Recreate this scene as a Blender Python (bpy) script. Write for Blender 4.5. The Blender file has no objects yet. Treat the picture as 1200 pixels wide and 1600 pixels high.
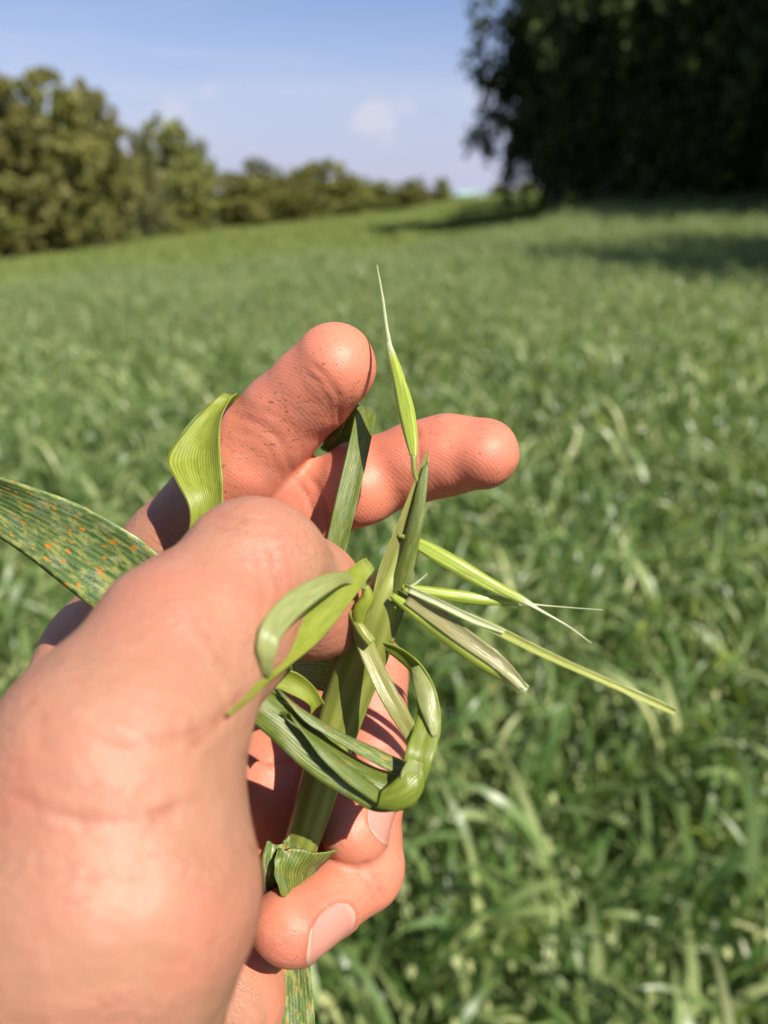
import bpy, bmesh, math, random
import numpy as np
from mathutils import Vector, Matrix
from mathutils.bvhtree import BVHTree

SC = bpy.context.scene
COL = SC.collection
rad = math.radians

# ------------------------------------------------------------------ camera
FPX = 1209.0                       # focal length in pixels of the 1200 x 1600 photograph
PITCH = math.atan(500.0 / FPX)     # looking down into the field
CAM = np.array([0.0, 0.0, 1.75])
cam_d = bpy.data.cameras.new('camera')
cam_d.sensor_fit = 'VERTICAL'
cam_d.sensor_height = 36.0
cam_d.lens = 36.0 * FPX / 1600.0
cam_d.clip_start = 0.01
cam_d.clip_end = 6000
cam_d.dof.use_dof = True
cam_d.dof.focus_distance = 0.150
cam_d.dof.aperture_fstop = cam_d.lens / 2.35
cam = bpy.data.objects.new('camera', cam_d)
COL.objects.link(cam)
cam.location = CAM
cam.rotation_euler = (math.pi / 2 - PITCH, 0, 0)
SC.camera = cam

# ------------------------------------------------------------------ light
SUN_AZ, SUN_EL = rad(140), rad(49)          # azimuth clockwise from the view direction
SUN_DIR = Vector((math.sin(SUN_AZ) * math.cos(SUN_EL), math.cos(SUN_AZ) * math.cos(SUN_EL), math.sin(SUN_EL)))
sun_d = bpy.data.lights.new('sun', 'SUN')
sun_d.energy = 4.8
sun_d.angle = rad(0.5)
sun_d.color = (1.0, 0.93, 0.83)
sun = bpy.data.objects.new('sun', sun_d)
COL.objects.link(sun)
sun.location = (30, 0, 40)
sun.rotation_euler = SUN_DIR.to_track_quat('Z', 'Y').to_euler()

world = bpy.data.worlds.new('World')
SC.world = world
world.use_nodes = True
wn, wl = world.node_tree.nodes, world.node_tree.links
wn.clear()
w_out = wn.new('ShaderNodeOutputWorld')
w_bg = wn.new('ShaderNodeBackground')
w_sky = wn.new('ShaderNodeTexSky')
w_sky.sky_type = 'NISHITA'
w_sky.sun_disc = False
w_sky.sun_elevation = SUN_EL
w_sky.sun_rotation = SUN_AZ
w_sky.air_density = 1.15
w_sky.dust_density = 0.25
w_sky.ozone_density = 3.2
w_bg.inputs['Strength'].default_value = 0.055

SC.view_settings.view_transform = 'Standard'
SC.view_settings.look = 'None'
SC.view_settings.gamma = 1.0
SC.view_settings.use_curve_mapping = False
SC.view_settings.exposure = 0.9
SC.cycles.use_denoising = True
SC.cycles.max_bounces = 8
SC.cycles.transparent_max_bounces = 8


# ------------------------------------------------------------------ helpers
UP = np.array([0.0, math.sin(PITCH), math.cos(PITCH)])
FW = np.array([0.0, math.cos(PITCH), -math.sin(PITCH)])
RT = np.array([1.0, 0.0, 0.0])


def camv(px, py, d):
    """camera space (mm when d is in mm): right, up, depth"""
    return np.array([(px - 600.0) / FPX * d, (800.0 - py) / FPX * d, d], dtype=float)


def to_world(v):
    """camera space mm -> world m"""
    v = np.asarray(v, dtype=float) * 0.001
    return CAM + v[..., 0:1] * RT + v[..., 1:2] * UP + v[..., 2:3] * FW


def tag(o, label=None, cat=None, group=None, kind=None):
    if label: o['label'] = label
    if cat: o['category'] = cat
    if group: o['group'] = group
    if kind: o['kind'] = kind
    return o


def empty(name, loc):
    o = bpy.data.objects.new(name, None)
    o.empty_display_size = 0.02
    o.location = loc
    COL.objects.link(o)
    return o


def mesh_obj(name, verts, faces, m, parent=None, uv=None, smooth=True, attrs=None, origin=None):
    verts = np.asarray(verts, dtype=np.float32)
    if origin is None and parent is not None:
        origin = np.array(parent.matrix_world.translation) if parent.parent is None else np.array(parent['_org'])
    if parent is not None:
        po = np.array(parent.location) if parent.parent is None else np.array(parent['_org'])
        origin = po
    org = np.zeros(3) if origin is None else np.asarray(origin, dtype=float)
    me = bpy.data.meshes.new(name)
    v = verts - org.astype(np.float32)
    me.from_pydata(v.tolist(), [], [tuple(int(i) for i in f) for f in faces])
    if uv is not None:
        ul = me.uv_layers.new(name='UVMap')
        li = np.zeros(len(me.loops), dtype=np.int32)
        me.loops.foreach_get('vertex_index', li)
        ul.data.foreach_set('uv', np.asarray(uv, dtype=np.float32)[li].ravel())
    if attrs:
        for k, a in attrs.items():
            at = me.attributes.new(k, 'FLOAT', 'POINT')
            at.data.foreach_set('value', np.asarray(a, dtype=np.float32))
    if smooth:
        me.polygons.foreach_set('use_smooth', [True] * len(me.polygons))
    me.materials.append(m)
    me.update()
    o = bpy.data.objects.new(name, me)
    COL.objects.link(o)
    if parent is not None:
        o.parent = parent
        o.location = (0, 0, 0)
    else:
        o.location = org
    return o


class NT:
    """small node-tree writer"""
    def __init__(self, name):
        self.m = bpy.data.materials.new(name)
        self.m.use_nodes = True
        self.t = self.m.node_tree
        self.t.nodes.clear()
        self.out = self.n('ShaderNodeOutputMaterial')

    def n(self, kind, **kw):
        nd = self.t.nodes.new(kind)
        for k, v in kw.items():
            if hasattr(nd, k):
                setattr(nd, k, v)
            else:
                nd.inputs[k].default_value = v
        return nd

    def link(self, a, b): self.t.links.new(a, b)

    def set(self, sock, v):
        if isinstance(v, bpy.types.NodeSocket): self.link(v, sock)
        else: sock.default_value = v

    def math(self, op, a, b=None, c=None, clamp=False):
        nd = self.n('ShaderNodeMath', operation=op, use_clamp=clamp)
        for i, v in enumerate((a, b, c)):
            if v is not None: self.set(nd.inputs[i], v)
        return nd.outputs[0]

    def mix(self, fac, a, b, mode='MIX'):
        nd = self.n('ShaderNodeMix', data_type='RGBA', blend_type=mode)
        self.set(nd.inputs[0], fac)
        self.set(nd.inputs[6], a if isinstance(a, bpy.types.NodeSocket) else (*a, 1))
        self.set(nd.inputs[7], b if isinstance(b, bpy.types.NodeSocket) else (*b, 1))
        return nd.outputs[2]

    def ramp(self, fac, lo, hi):
        nd = self.n('ShaderNodeMapRange', clamp=True)
        nd.interpolation_type = 'SMOOTHSTEP'
        self.set(nd.inputs[0], fac)
        nd.inputs[1].default_value = lo
        nd.inputs[2].default_value = hi
        return nd.outputs[0]

    def noise(self, vec, scale, detail=3, rough=0.5, dist=0.0):
        nd = self.n('ShaderNodeTexNoise')
        if vec is not None: self.link(vec, nd.inputs['Vector'])
        nd.inputs['Scale'].default_value = scale
        nd.inputs['Detail'].default_value = detail
        nd.inputs['Roughness'].default_value = rough
        nd.inputs['Distortion'].default_value = dist
        return nd

    def mapping(self, vec, scale=(1, 1, 1), loc=(0, 0, 0), rot=(0, 0, 0)):
        nd = self.n('ShaderNodeMapping')
        self.link(vec, nd.inputs[0])
        nd.inputs['Location'].default_value = loc
        nd.inputs['Rotation'].default_value = rot
        nd.inputs['Scale'].default_value = scale
        return nd.outputs[0]

    def bump(self, h, strength, dist, nrm=None):
        nd = self.n('ShaderNodeBump')
        self.link(h, nd.inputs['Height'])
        self.set(nd.inputs['Strength'], strength)
        nd.inputs['Distance'].default_value = dist
        if nrm is not None: self.link(nrm, nd.inputs['Normal'])
        return nd.outputs[0]


# ------------------------------------------------------------------ sky with thin cloud
def build_sky():
    t = world.node_tree
    geo = wn.new('ShaderNodeTexCoord')
    def M(op, a, b=None):
        nd = wn.new('ShaderNodeMath'); nd.operation = op
        for i, v in enumerate((a, b)):
            if v is None: continue
            if isinstance(v, bpy.types.NodeSocket): wl.new(v, nd.inputs[i])
            else: nd.inputs[i].default_value = v
        return nd.outputs[0]
    def noise(scale, mscale, detail=5, rough=0.55):
        mp = wn.new('ShaderNodeMapping'); mp.inputs['Scale'].default_value = mscale
        wl.new(geo.outputs['Generated'], mp.inputs[0])
        nz = wn.new('ShaderNodeTexNoise'); nz.inputs['Scale'].default_value = scale
        nz.inputs['Detail'].default_value = detail; nz.inputs['Roughness'].default_value = rough
        wl.new(mp.outputs[0], nz.inputs['Vector'])
        return nz.outputs[0]
    def rng(v, a, b, c=0.0, d=1.0):
        nd = wn.new('ShaderNodeMapRange'); nd.interpolation_type = 'SMOOTHSTEP'
        wl.new(v, nd.inputs[0])
        for i, x in enumerate((a, b, c, d)): nd.inputs[i + 1].default_value = x
        return nd.outputs[0]
    cirrus = rng(noise(2.6, (0.6, 1.0, 6.0), 6, 0.6), 0.40, 0.75, 0.0, 0.36)
    puff_n = noise(16.0, (1, 1, 1.6), 6, 0.6)
    fac = cirrus
    for (px, py, r, amt) in ((580, 178, 0.034, 0.55), (640, 163, 0.020, 0.34), (604, 198, 0.024, .50), (268, 178, 0.028, 0.36), (322, 148, 0.014, 0.34)):
        d = camv(px, py, 1000.0); d = (d[0] * RT + d[1] * UP + d[2] * FW); d /= np.linalg.norm(d)
        dn = wn.new('ShaderNodeVectorMath'); dn.operation = 'DISTANCE'
        wl.new(geo.outputs['Generated'], dn.inputs[0]); dn.inputs[1].default_value = d.tolist()
        e = M('ADD', dn.outputs['Value'], M('MULTIPLY', M('SUBTRACT', puff_n, 0.5), -0.075))
        f = rng(e, r * 0.25, r, amt, 0.0)
        fac = M('MAXIMUM', fac, f)
    hz = wn.new('ShaderNodeSeparateXYZ'); wl.new(geo.outputs['Generated'], hz.inputs[0])
    haze = rng(hz.outputs[2], -0.03, 0.24, 0.88, 0.0)
    mh = wn.new('ShaderNodeMix'); mh.data_type = 'RGBA'
    tint = wn.new('ShaderNodeMix'); tint.data_type = 'RGBA'; tint.blend_type = 'MULTIPLY'; tint.inputs[0].default_value = 1.0
    wl.new(w_sky.outputs[0], tint.inputs[6]); tint.inputs[7].default_value = (1.0, 0.95, 1.16, 1)
    wl.new(haze, mh.inputs[0]); wl.new(tint.outputs[2], mh.inputs[6]); mh.inputs[7].default_value = (4.9, 5.3, 7.7, 1)
    mx = wn.new('ShaderNodeMix'); mx.data_type = 'RGBA'
    wl.new(fac, mx.inputs[0]); wl.new(mh.outputs[2], mx.inputs[6]); mx.inputs[7].default_value = (7.6, 7.4, 8.0, 1)
    wl.new(mx.outputs[2], w_bg.inputs['Color'])
    wl.new(w_bg.outputs[0], w_out.inputs['Surface'])
build_sky()


# ------------------------------------------------------------------ ground
def terrain(x, y):
    x = np.asarray(x, dtype=float); y = np.asarray(y, dtype=float)
    s = np.where(x > 0, 0.050 * x, 0.088 * x)
    s = np.where(x > 18, 0.9 + 0.01 * (x - 18), s)
    s = np.where(x < -40, -3.52 + 0.02 * (x + 40), s)
    yy = np.clip(y, -60, 170)
    k = np.clip((yy - 1.0) / 14.0, 0.15, 1.0)
    down = 0.011 * np.clip(yy - 14, 0, 200)
    q = np.clip((x - 1.0) / 12.0, 0, 1); q = q * q * (3 - 2 * q)
    w = np.clip((yy - 12.0) / 22.0, 0, 1); w = w * w * (3 - 2 * w)
    return s * k - down + 1.12 * q * w


def mat_ground():
    t = NT('soil_and_grass')
    tc = t.n('ShaderNodeTexCoord')
    n1 = t.noise(tc.outputs['Object'], 0.9, 6, 0.6).outputs[0]
    n2 = t.noise(tc.outputs['Object'], 40, 4, 0.6).outputs[0]
    c = t.mix(t.ramp(n1, 0.3, 0.7), (0.045, 0.062, 0.020), (0.075, 0.090, 0.028))
    c = t.mix(t.ramp(n2, 0.35, 0.75), c, (0.03, 0.026, 0.014))
    b = t.n('ShaderNodeBsdfPrincipled', Roughness=0.95)
    t.link(c, b.inputs['Base Color'])
    t.link(t.bump(n2, 0.6, 0.03), b.inputs['Normal'])
    t.link(b.outputs[0], t.out.inputs[0])
    return t.m


def build_ground():
    xs = np.concatenate([np.linspace(-3000, -120, 12), np.linspace(-100, 100, 81), np.linspace(120, 3000, 12)])
    ys = np.concatenate([np.linspace(-3000, -80, 8), np.linspace(-60, 180, 97), np.linspace(200, 4500, 14)])
    X, Y = np.meshgrid(xs, ys)
    Z = terrain(X, Y)
    nx, ny = len(xs), len(ys)
    v = np.stack([X, Y, Z], -1).reshape(-1, 3)
    idx = np.arange(nx * ny).reshape(ny, nx)
    f = np.stack([idx[:-1, :-1], idx[:-1, 1:], idx[1:, 1:], idx[1:, :-1]], -1).reshape(-1, 4)
    o = mesh_obj('ground', v, f, mat_ground())
    tag(o, 'green sloping ground under the oat crop, falling away to the tree line', 'ground', kind='structure')
build_ground()


# ------------------------------------------------------------------ oat crop
def mat_blade(name, c1, c2, c3, trans=0.30, rough=0.42):
    t = NT(name)
    oi = t.n('ShaderNodeObjectInfo')
    at = t.n('ShaderNodeAttribute', attribute_name='tint')
    geo = t.n('ShaderNodeNewGeometry')
    n = t.noise(geo.outputs['Position'], 0.55, 3, 0.6).outputs[0]
    c = t.mix(at.outputs['Fac'], c1, c2)
    c = t.mix(t.math('MULTIPLY', t.math('POWER', at.outputs['Fac'], 6.0), 0.9), c, c3)
    h = t.n('ShaderNodeHueSaturation')
    t.link(c, h.inputs['Color'])
    t.link(t.math('ADD', 0.82, t.math('ADD', t.math('MULTIPLY', oi.outputs['Random'], 0.3), t.math('MULTIPLY', n, 0.5))), h.inputs['Value'])
    b = t.n('ShaderNodeBsdfPrincipled', Roughness=rough)
    b.inputs['Specular IOR Level'].default_value = 0.48
    t.link(h.outputs[0], b.inputs['Base Color'])
    tr = t.n('ShaderNodeBsdfTranslucent')
    t.link(t.mix(1.0, h.outputs[0], (1.5, 1.6, 0.55), 'MULTIPLY'), tr.inputs['Color'])
    mx = t.n('ShaderNodeMixShader'); mx.inputs[0].default_value = trans
    t.link(b.outputs[0], mx.inputs[1]); t.link(tr.outputs[0], mx.inputs[2])
    t.link(mx.outputs[0], t.out.inputs[0])
    return t.m


def oat_patch(name, rng, n_plants, size, m, hmin, hmax, nseg=6, leafw=0.0155, leaves=(4, 6), lscale=1.0, heads=0.0):
    V, F, T = [], [], []
    def ribbon(pts, widths, side, tint):
        b = len(V)
        for p, w, s in zip(pts, widths, side):
            V.append(p - s * w * 0.5); V.append(p + s * w * 0.5)
            T.append(tint); T.append(tint)
        for i in range(len(pts) - 1):
            F.append((b + 2 * i, b + 2 * i + 1, b + 2 * i + 3, b + 2 * i + 2))
    def panicle(top, nsp):
        # loose nodding head of small pale spikelets
        for q in range(nsp):
            a = rng.uniform(0, math.tau); rr = rng.uniform(.01, .05); z = rng.uniform(-.13, .03)
            c = top + np.array([math.cos(a) * rr, math.sin(a) * rr, z])
            s_ = np.array([-math.sin(a), math.cos(a), 0.0]); dn = np.array([math.cos(a) * .4, math.sin(a) * .4, -.9])
            b = len(V); L = rng.uniform(.016, .026); w = L * .28
            V.extend([c, c + dn * L * .45 - s_ * w, c + dn * L, c + dn * L * .45 + s_ * w])
            T.extend([rng.uniform(.75, 1.0)] * 4); F.append((b, b + 1, b + 2, b + 3))
    for k in range(n_plants):
        x, y = rng.uniform(-size / 2, size / 2, 2)
        h = rng.uniform(hmin, hmax)
        lean = rng.normal(0, 0.08, 2)
        base = np.array([x, y, 0.0]); top = np.array([x + lean[0], y + lean[1], h])
        a = rng.uniform(0, math.tau)
        sd = np.array([math.cos(a), math.sin(a), 0])
        sd2 = np.array([-math.sin(a), math.cos(a), 0])
        for s in (sd, sd2):
            ribbon([base, (base + top) / 2, top], [0.0045, 0.004, 0.002], [s] * 3, rng.uniform(0.2, 0.7))
        if heads and rng.random() < heads: panicle(top, 9)
        for j in range(rng.integers(*leaves)):
            f = rng.uniform(0.25, 0.98)
            p = base + (top - base) * f
            a = rng.uniform(0, math.tau)
            d = np.array([math.cos(a), math.sin(a), 0])
            L = rng.uniform(0.16, 0.34) * lscale
            pitch = rng.uniform(0.9, 1.4)
            droop = rng.uniform(0.8, 3.0)
            tw = rng.uniform(-1.6, 1.6)
            pts, ws, sd_ = [], [], []
            q = p.copy()
            w0 = leafw * rng.uniform(0.7, 1.25)
            for i in range(nseg + 1):
                t_ = i / nseg
                pts.append(q.copy())
                ws.append(w0 * (1 - t_ ** 2.2) * (0.6 + 0.4 * min(1, t_ * 5)) + 0.0006)
                s = np.array([-d[1], d[0], 0])
                ang = tw * t_
                n_ = np.array([-d[0] * math.sin(pitch), -d[1] * math.sin(pitch), math.cos(pitch)])
                sd_.append(s * math.cos(ang) + n_ * math.sin(ang))
                q = q + L / nseg * (d * math.cos(pitch) + np.array([0, 0, math.sin(pitch)]))
                pitch -= droop / nseg * (0.4 + 1.2 * t_)
            ribbon(pts, ws, sd_, min(1.0, abs(rng.normal(0.34, 0.32))))
    return V, F, T


def crop_end(x):
    return 17.0 + 1.9 * max(0.0, x - 0.5) + 0.5 * math.sin(x * 0.8) + 0.4 * math.sin(x * 2.1 + 1)


def build_crop():
    rng = np.random.default_rng(5)
    m = mat_blade('oat_blade', (0.050, 0.105, 0.020), (0.215, 0.270, 0.100), (0.42, 0.42, 0.20), 0.34, 0.38)
    src = bpy.data.collections.new('oat_sources')
    def add(name, V, F, T):
        me = bpy.data.meshes.new(name)
        me.from_pydata([tuple(v) for v in V], [], F)
        at = me.attributes.new('tint', 'FLOAT', 'POINT'); at.data.foreach_set('value', np.array(T, dtype=np.float32))
        me.polygons.foreach_set('use_smooth', [True] * len(me.polygons))
        me.materials.append(m)
        o = bpy.data.objects.new(name, me); src.objects.link(o)
    for i in range(7):       # near tufts
        add('a_tuft_%d' % i, *oat_patch('t', rng, 13, 0.34, m, 0.34, 0.76, leafw=0.0165, lscale=0.88, heads=0.4))
    for i in range(5):       # far patches, 1.6 m across
        add('b_patch_%d' % i, *oat_patch('p', rng, 300, 1.7, m, 0.40, 0.78, nseg=3, leafw=0.0110, leaves=(5, 8), lscale=0.55, heads=0.9))
    pts, rot, scl, var = [], [], [], []
    def scatter(n, y0, y1, xw, vlo, vhi, smin, smax, cell):
        # jittered grid in a wedge in front of and beside the camera
        ys = np.arange(y0, y1, cell)
        for y in ys:
            half = xw(y)
            for x in np.arange(-half, half, cell):
                px, py = x + rng.uniform(-.5, .5) * cell, y + rng.uniform(-.5, .5) * cell
                if px * px + py * py < 0.42 ** 2: continue
                if py > crop_end(px): continue
                if px > 17.5 and py > 22: continue
                pts.append((px, py)); rot.append((rng.normal(0, .05), rng.normal(0, .05), rng.uniform(0, math.tau)))
                s = rng.uniform(smin, smax)
                scl.append((s, s, s * rng.uniform(0.9, 1.08))); var.append(int(rng.integers(vlo, vhi)))
    scatter(0, -1.2, 6.5, lambda y: 2.2 + abs(y) * 0.75, 0, 7, 0.85, 1.1, 0.20)
    scatter(0, 6.5, 66.0, lambda y: 3 + y * 0.72, 7, 12, 0.9, 1.1, 0.95)
    pts = np.array(pts)
    z = terrain(pts[:, 0], pts[:, 1])
    me = bpy.data.meshes.new('oat_crop')
    me.from_pydata(np.column_stack([pts, z]).tolist(), [], [])
    a = me.attributes.new('rot', 'FLOAT_VECTOR', 'POINT'); a.data.foreach_set('vector', np.array(rot, dtype=np.float32).ravel())
    a = me.attributes.new('scl', 'FLOAT_VECTOR', 'POINT'); a.data.foreach_set('vector', np.array(scl, dtype=np.float32).ravel())
    a = me.attributes.new('var', 'INT', 'POINT'); a.data.foreach_set('value', np.array(var, dtype=np.int32))
    me.materials.append(m)
    o = bpy.data.objects.new('oat_crop', me); COL.objects.link(o)
    tag(o, 'dense green oat crop with arching leaves covering the whole field', 'crop', kind='stuff')
    ng = instancer(src)
    md = o.modifiers.new('spread', 'NODES'); md.node_group = ng
    print('crop instances', len(pts))


def instancer(src):
    ng = bpy.data.node_groups.new('spread', 'GeometryNodeTree')
    ng.interface.new_socket('Geometry', in_out='INPUT', socket_type='NodeSocketGeometry')
    ng.interface.new_socket('Geometry', in_out='OUTPUT', socket_type='NodeSocketGeometry')
    gi = ng.nodes.new('NodeGroupInput'); go = ng.nodes.new('NodeGroupOutput')
    ci = ng.nodes.new('GeometryNodeCollectionInfo')
    ci.inputs['Collection'].default_value = src
    ci.inputs['Separate Children'].default_value = True
    ci.inputs['Reset Children'].default_value = True
    ip = ng.nodes.new('GeometryNodeInstanceOnPoints')
    ip.inputs['Pick Instance'].default_value = True
    def attr(nm, ty):
        nd = ng.nodes.new('GeometryNodeInputNamedAttribute'); nd.data_type = ty
        nd.inputs['Name'].default_value = nm
        return nd.outputs[0]
    L = ng.links.new
    L(gi.outputs[0], ip.inputs['Points'])
    L(ci.outputs[0], ip.inputs['Instance'])
    L(attr('var', 'INT'), ip.inputs['Instance Index'])
    L(attr('rot', 'FLOAT_VECTOR'), ip.inputs['Rotation'])
    L(attr('scl', 'FLOAT_VECTOR'), ip.inputs['Scale'])
    L(ip.outputs[0], go.inputs[0])
    return ng
build_crop()


def build_meadow():
    """shorter yellow-green grass beyond the crop"""
    rng = np.random.default_rng(9)
    m = mat_blade('meadow_grass', (0.115, 0.158, 0.030), (0.190, 0.222, 0.050), (0.28, 0.26, 0.09), 0.25, 0.6)
    src = bpy.data.collections.new('meadow_sources')
    for i in range(3):
        V, F, T = oat_patch('g', rng, 150, 2.2, m, 0.15, 0.34, nseg=3, leafw=0.03, leaves=(4, 6), lscale=0.9)
        me = bpy.data.meshes.new('meadow_tuft_%d' % i)
        me.from_pydata([tuple(v) for v in V], [], F)
        at = me.attributes.new('tint', 'FLOAT', 'POINT'); at.data.foreach_set('value', np.array(T, dtype=np.float32))
        me.materials.append(m)
        src.objects.link(bpy.data.objects.new('meadow_tuft_%d' % i, me))
    pts, rot, scl, var = [], [], [], []
    for y in np.arange(15, 150, 1.5):
        for x in np.arange(-60, 34, 1.5):
            px, py = x + rng.uniform(-.7, .7), y + rng.uniform(-.7, .7)
            if py < crop_end(px) - 0.6: continue
            pts.append((px, py)); rot.append((0, 0, rng.uniform(0, math.tau)))
            s = rng.uniform(.9, 1.2); scl.append((s, s, s)); var.append(int(rng.integers(0, 3)))
    pts = np.array(pts); z = terrain(pts[:, 0], pts[:, 1])
    me = bpy.data.meshes.new('meadow_grass')
    me.from_pydata(np.column_stack([pts, z]).tolist(), [], [])
    a = me.attributes.new('rot', 'FLOAT_VECTOR', 'POINT'); a.data.foreach_set('vector', np.array(rot, dtype=np.float32).ravel())
    a = me.attributes.new('scl', 'FLOAT_VECTOR', 'POINT'); a.data.foreach_set('vector', np.array(scl, dtype=np.float32).ravel())
    a = me.attributes.new('var', 'INT', 'POINT'); a.data.foreach_set('value', np.array(var, dtype=np.int32))
    me.materials.append(m)
    o = bpy.data.objects.new('meadow_grass', me); COL.objects.link(o)
    tag(o, 'yellow-green meadow grass strip between crop and far trees', 'grass', kind='stuff')
    md = o.modifiers.new('spread', 'NODES'); md.node_group = instancer(src)
build_meadow()


# ------------------------------------------------------------------ trees
def mat_leaf(name, c1, c2, trans, spec=0.4):
    t = NT(name)
    at = t.n('ShaderNodeAttribute', attribute_name='tint')
    oi = t.n('ShaderNodeObjectInfo')
    c = t.mix(at.outputs['Fac'], c1, c2)
    h = t.n('ShaderNodeHueSaturation')
    t.link(c, h.inputs['Color'])
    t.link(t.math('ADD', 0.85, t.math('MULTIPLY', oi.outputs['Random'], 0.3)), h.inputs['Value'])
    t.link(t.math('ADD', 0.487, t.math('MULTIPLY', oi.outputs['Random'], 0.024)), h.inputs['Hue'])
    b = t.n('ShaderNodeBsdfPrincipled', Roughness=0.6)
    b.inputs['Specular IOR Level'].default_value = spec
    t.link(h.outputs[0], b.inputs['Base Color'])
    tr = t.n('ShaderNodeBsdfTranslucent')
    t.link(t.mix(1.0, h.outputs[0], (1.4, 1.5, 0.5), 'MULTIPLY'), tr.inputs['Color'])
    mx = t.n('ShaderNodeMixShader'); mx.inputs[0].default_value = trans
    t.link(b.outputs[0], mx.inputs[1]); t.link(tr.outputs[0], mx.inputs[2])
    t.link(mx.outputs[0], t.out.inputs[0])
    return t.m


def mat_bark():
    t = NT('bark')
    tc = t.n('ShaderNodeTexCoord')
    n = t.noise(t.mapping(tc.outputs['Object'], (6, 6, 1.2)), 3, 6, 0.65).outputs[0]
    b = t.n('ShaderNodeBsdfPrincipled', Roughness=0.9)
    t.link(t.mix(n, (0.05, 0.04, 0.03), (0.16, 0.13, 0.10)), b.inputs['Base Color'])
    t.link(t.bump(n, 0.8, 0.05), b.inputs['Normal'])
    t.link(b.outputs[0], t.out.inputs[0])
    return t.m
BARK = mat_bark()


def tube(V, F, pts, rads, sides=7, cap=True):
    """append a tapered tube to V, F"""
    pts = [np.asarray(p, dtype=float) for p in pts]
    b = len(V)
    ref = np.array([0.31, 0.2, 0.93])
    n = len(pts)
    for i, p in enumerate(pts):
        d = pts[min(i + 1, n - 1)] - pts[max(i - 1, 0)]
        d = d / (np.linalg.norm(d) + 1e-12)
        u = np.cross(ref, d)
        if np.linalg.norm(u) < 0.15: u = np.cross(np.array([1.0, 0, 0]), d)
        u /= np.linalg.norm(u); w = np.cross(d, u)
        for k in range(sides):
            a = math.tau * k / sides
            V.append(p + rads[i] * (math.cos(a) * u + math.sin(a) * w))
    for i in range(n - 1):
        for k in range(sides):
            k2 = (k + 1) % sides
            F.append((b + i * sides + k, b + i * sides + k2, b + (i + 1) * sides + k2, b + (i + 1) * sides + k))
    if cap:
        F.append(tuple(b + k for k in range(sides))[::-1])
        F.append(tuple(b + (n - 1) * sides + k for k in range(sides)))


def tree_meshes(seed, h, rx, low, n_lobes, n_leaf, leaf, lm, rough=1.0):
    """trunk and crown for a tree of height h, crown radius rx, crown bottom at low*h"""
    rng = np.random.default_rng(seed)
    V, F = [], []
    tr = 0.022 * h + 0.05
    tube(V, F, [(0, 0, -0.3), (0.02 * h * rng.normal(), 0.02 * h * rng.normal(), h * .3), (0.03 * h * rng.normal(), 0.03 * h * rng.normal(), h * .62), (0, 0, h * .92)],
         [tr * 1.25, tr * .9, tr * .5, tr * .1], 8)
    lobes = []
    ch = h * (1 - low)
    for k in range(n_lobes):
        t = (k + 0.5) / n_lobes
        z = low * h + ch * (0.08 + 0.84 * t)
        prof = math.sin(math.pi * min(1, 0.16 + 0.80 * t)) ** 0.7
        a = k * 2.39996 + rng.uniform(-.5, .5)
        rr = rx * prof * rng.uniform(0.35, 0.78)
        c = np.array([rr * math.cos(a), rr * math.sin(a), z])
        s = rx * rng.uniform(0.26, 0.46) * (0.65 + 0.35 * prof)
        lobes.append((c, s))
        j = z * rng.uniform(.45, .7)
        tube(V, F, [(0, 0, j), c * np.array([.5, .5, 0]) + np.array([0, 0, (j + z) / 2 + .04 * h]), c], [tr * .42, tr * .24, tr * .05], 5)
    trunk = bpy.data.meshes.new('trunk')
    trunk.from_pydata([tuple(v) for v in V], [], F)
    trunk.polygons.foreach_set('use_smooth', [True] * len(trunk.polygons)); trunk.materials.append(BARK)
    # leaves
    w = np.array([s ** 2 for _, s in lobes]); w /= w.sum()
    cnt = rng.multinomial(n_leaf, w)
    P, T = [], []
    for (c, s), n in zip(lobes, cnt):
        # each lobe is a swarm of small sprays
        ns = max(6, n // 22)
        d = rng.normal(size=(ns, 3)); d /= np.linalg.norm(d, axis=1)[:, None]
        r = rng.uniform(0.45, 1.18, ns) ** 0.7
        sc = c + d * r[:, None] * s * np.array([1.1, 1.1, 0.85])
        which = rng.integers(0, ns, n)
        P.append(sc[which] + rng.normal(0, 0.14 * s * rough, (n, 3)))
        T.append(np.clip(rng.normal(0.45, .2, ns)[which] + rng.normal(0, .12, n), 0, 1))
    P = np.concatenate(P); T = np.concatenate(T)
    n = len(P)
    nrm = rng.normal(size=(n, 3)) + np.array([0, 0, 0.6])
    nrm /= np.linalg.norm(nrm, axis=1)[:, None]
    u = np.cross(nrm, rng.normal(size=(n, 3))); u /= np.linalg.norm(u, axis=1)[:, None]
    v = np.cross(nrm, u)
    sz = leaf * rng.uniform(.6, 1.3, n)[:, None]
    q = np.stack([P - u * sz * .5, P - v * sz * .3, P + u * sz * .55, P + v * sz * .3], 1).reshape(-1, 3)
    crown = bpy.data.meshes.new('crown')
    crown.from_pydata(q.tolist(), [], np.arange(n * 4).reshape(-1, 4).tolist())
    at = crown.attributes.new('tint', 'FLOAT', 'POINT'); at.data.foreach_set('value', np.repeat(T, 4).astype(np.float32))
    crown.materials.append(lm)
    return trunk, crown


def put_tree(name, meshes, x, y, rz, scale, label, cat, group):
    r = empty(name, (x, y, float(terrain(x, y)) - 0.02)); r.rotation_euler = (0, 0, rz); r.scale = scale
    tag(r, label, cat, group)
    for nm, me in zip(('trunk', 'crown'), meshes):
        o = bpy.data.objects.new(nm, me); COL.objects.link(o); o.parent = r
    return r


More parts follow.
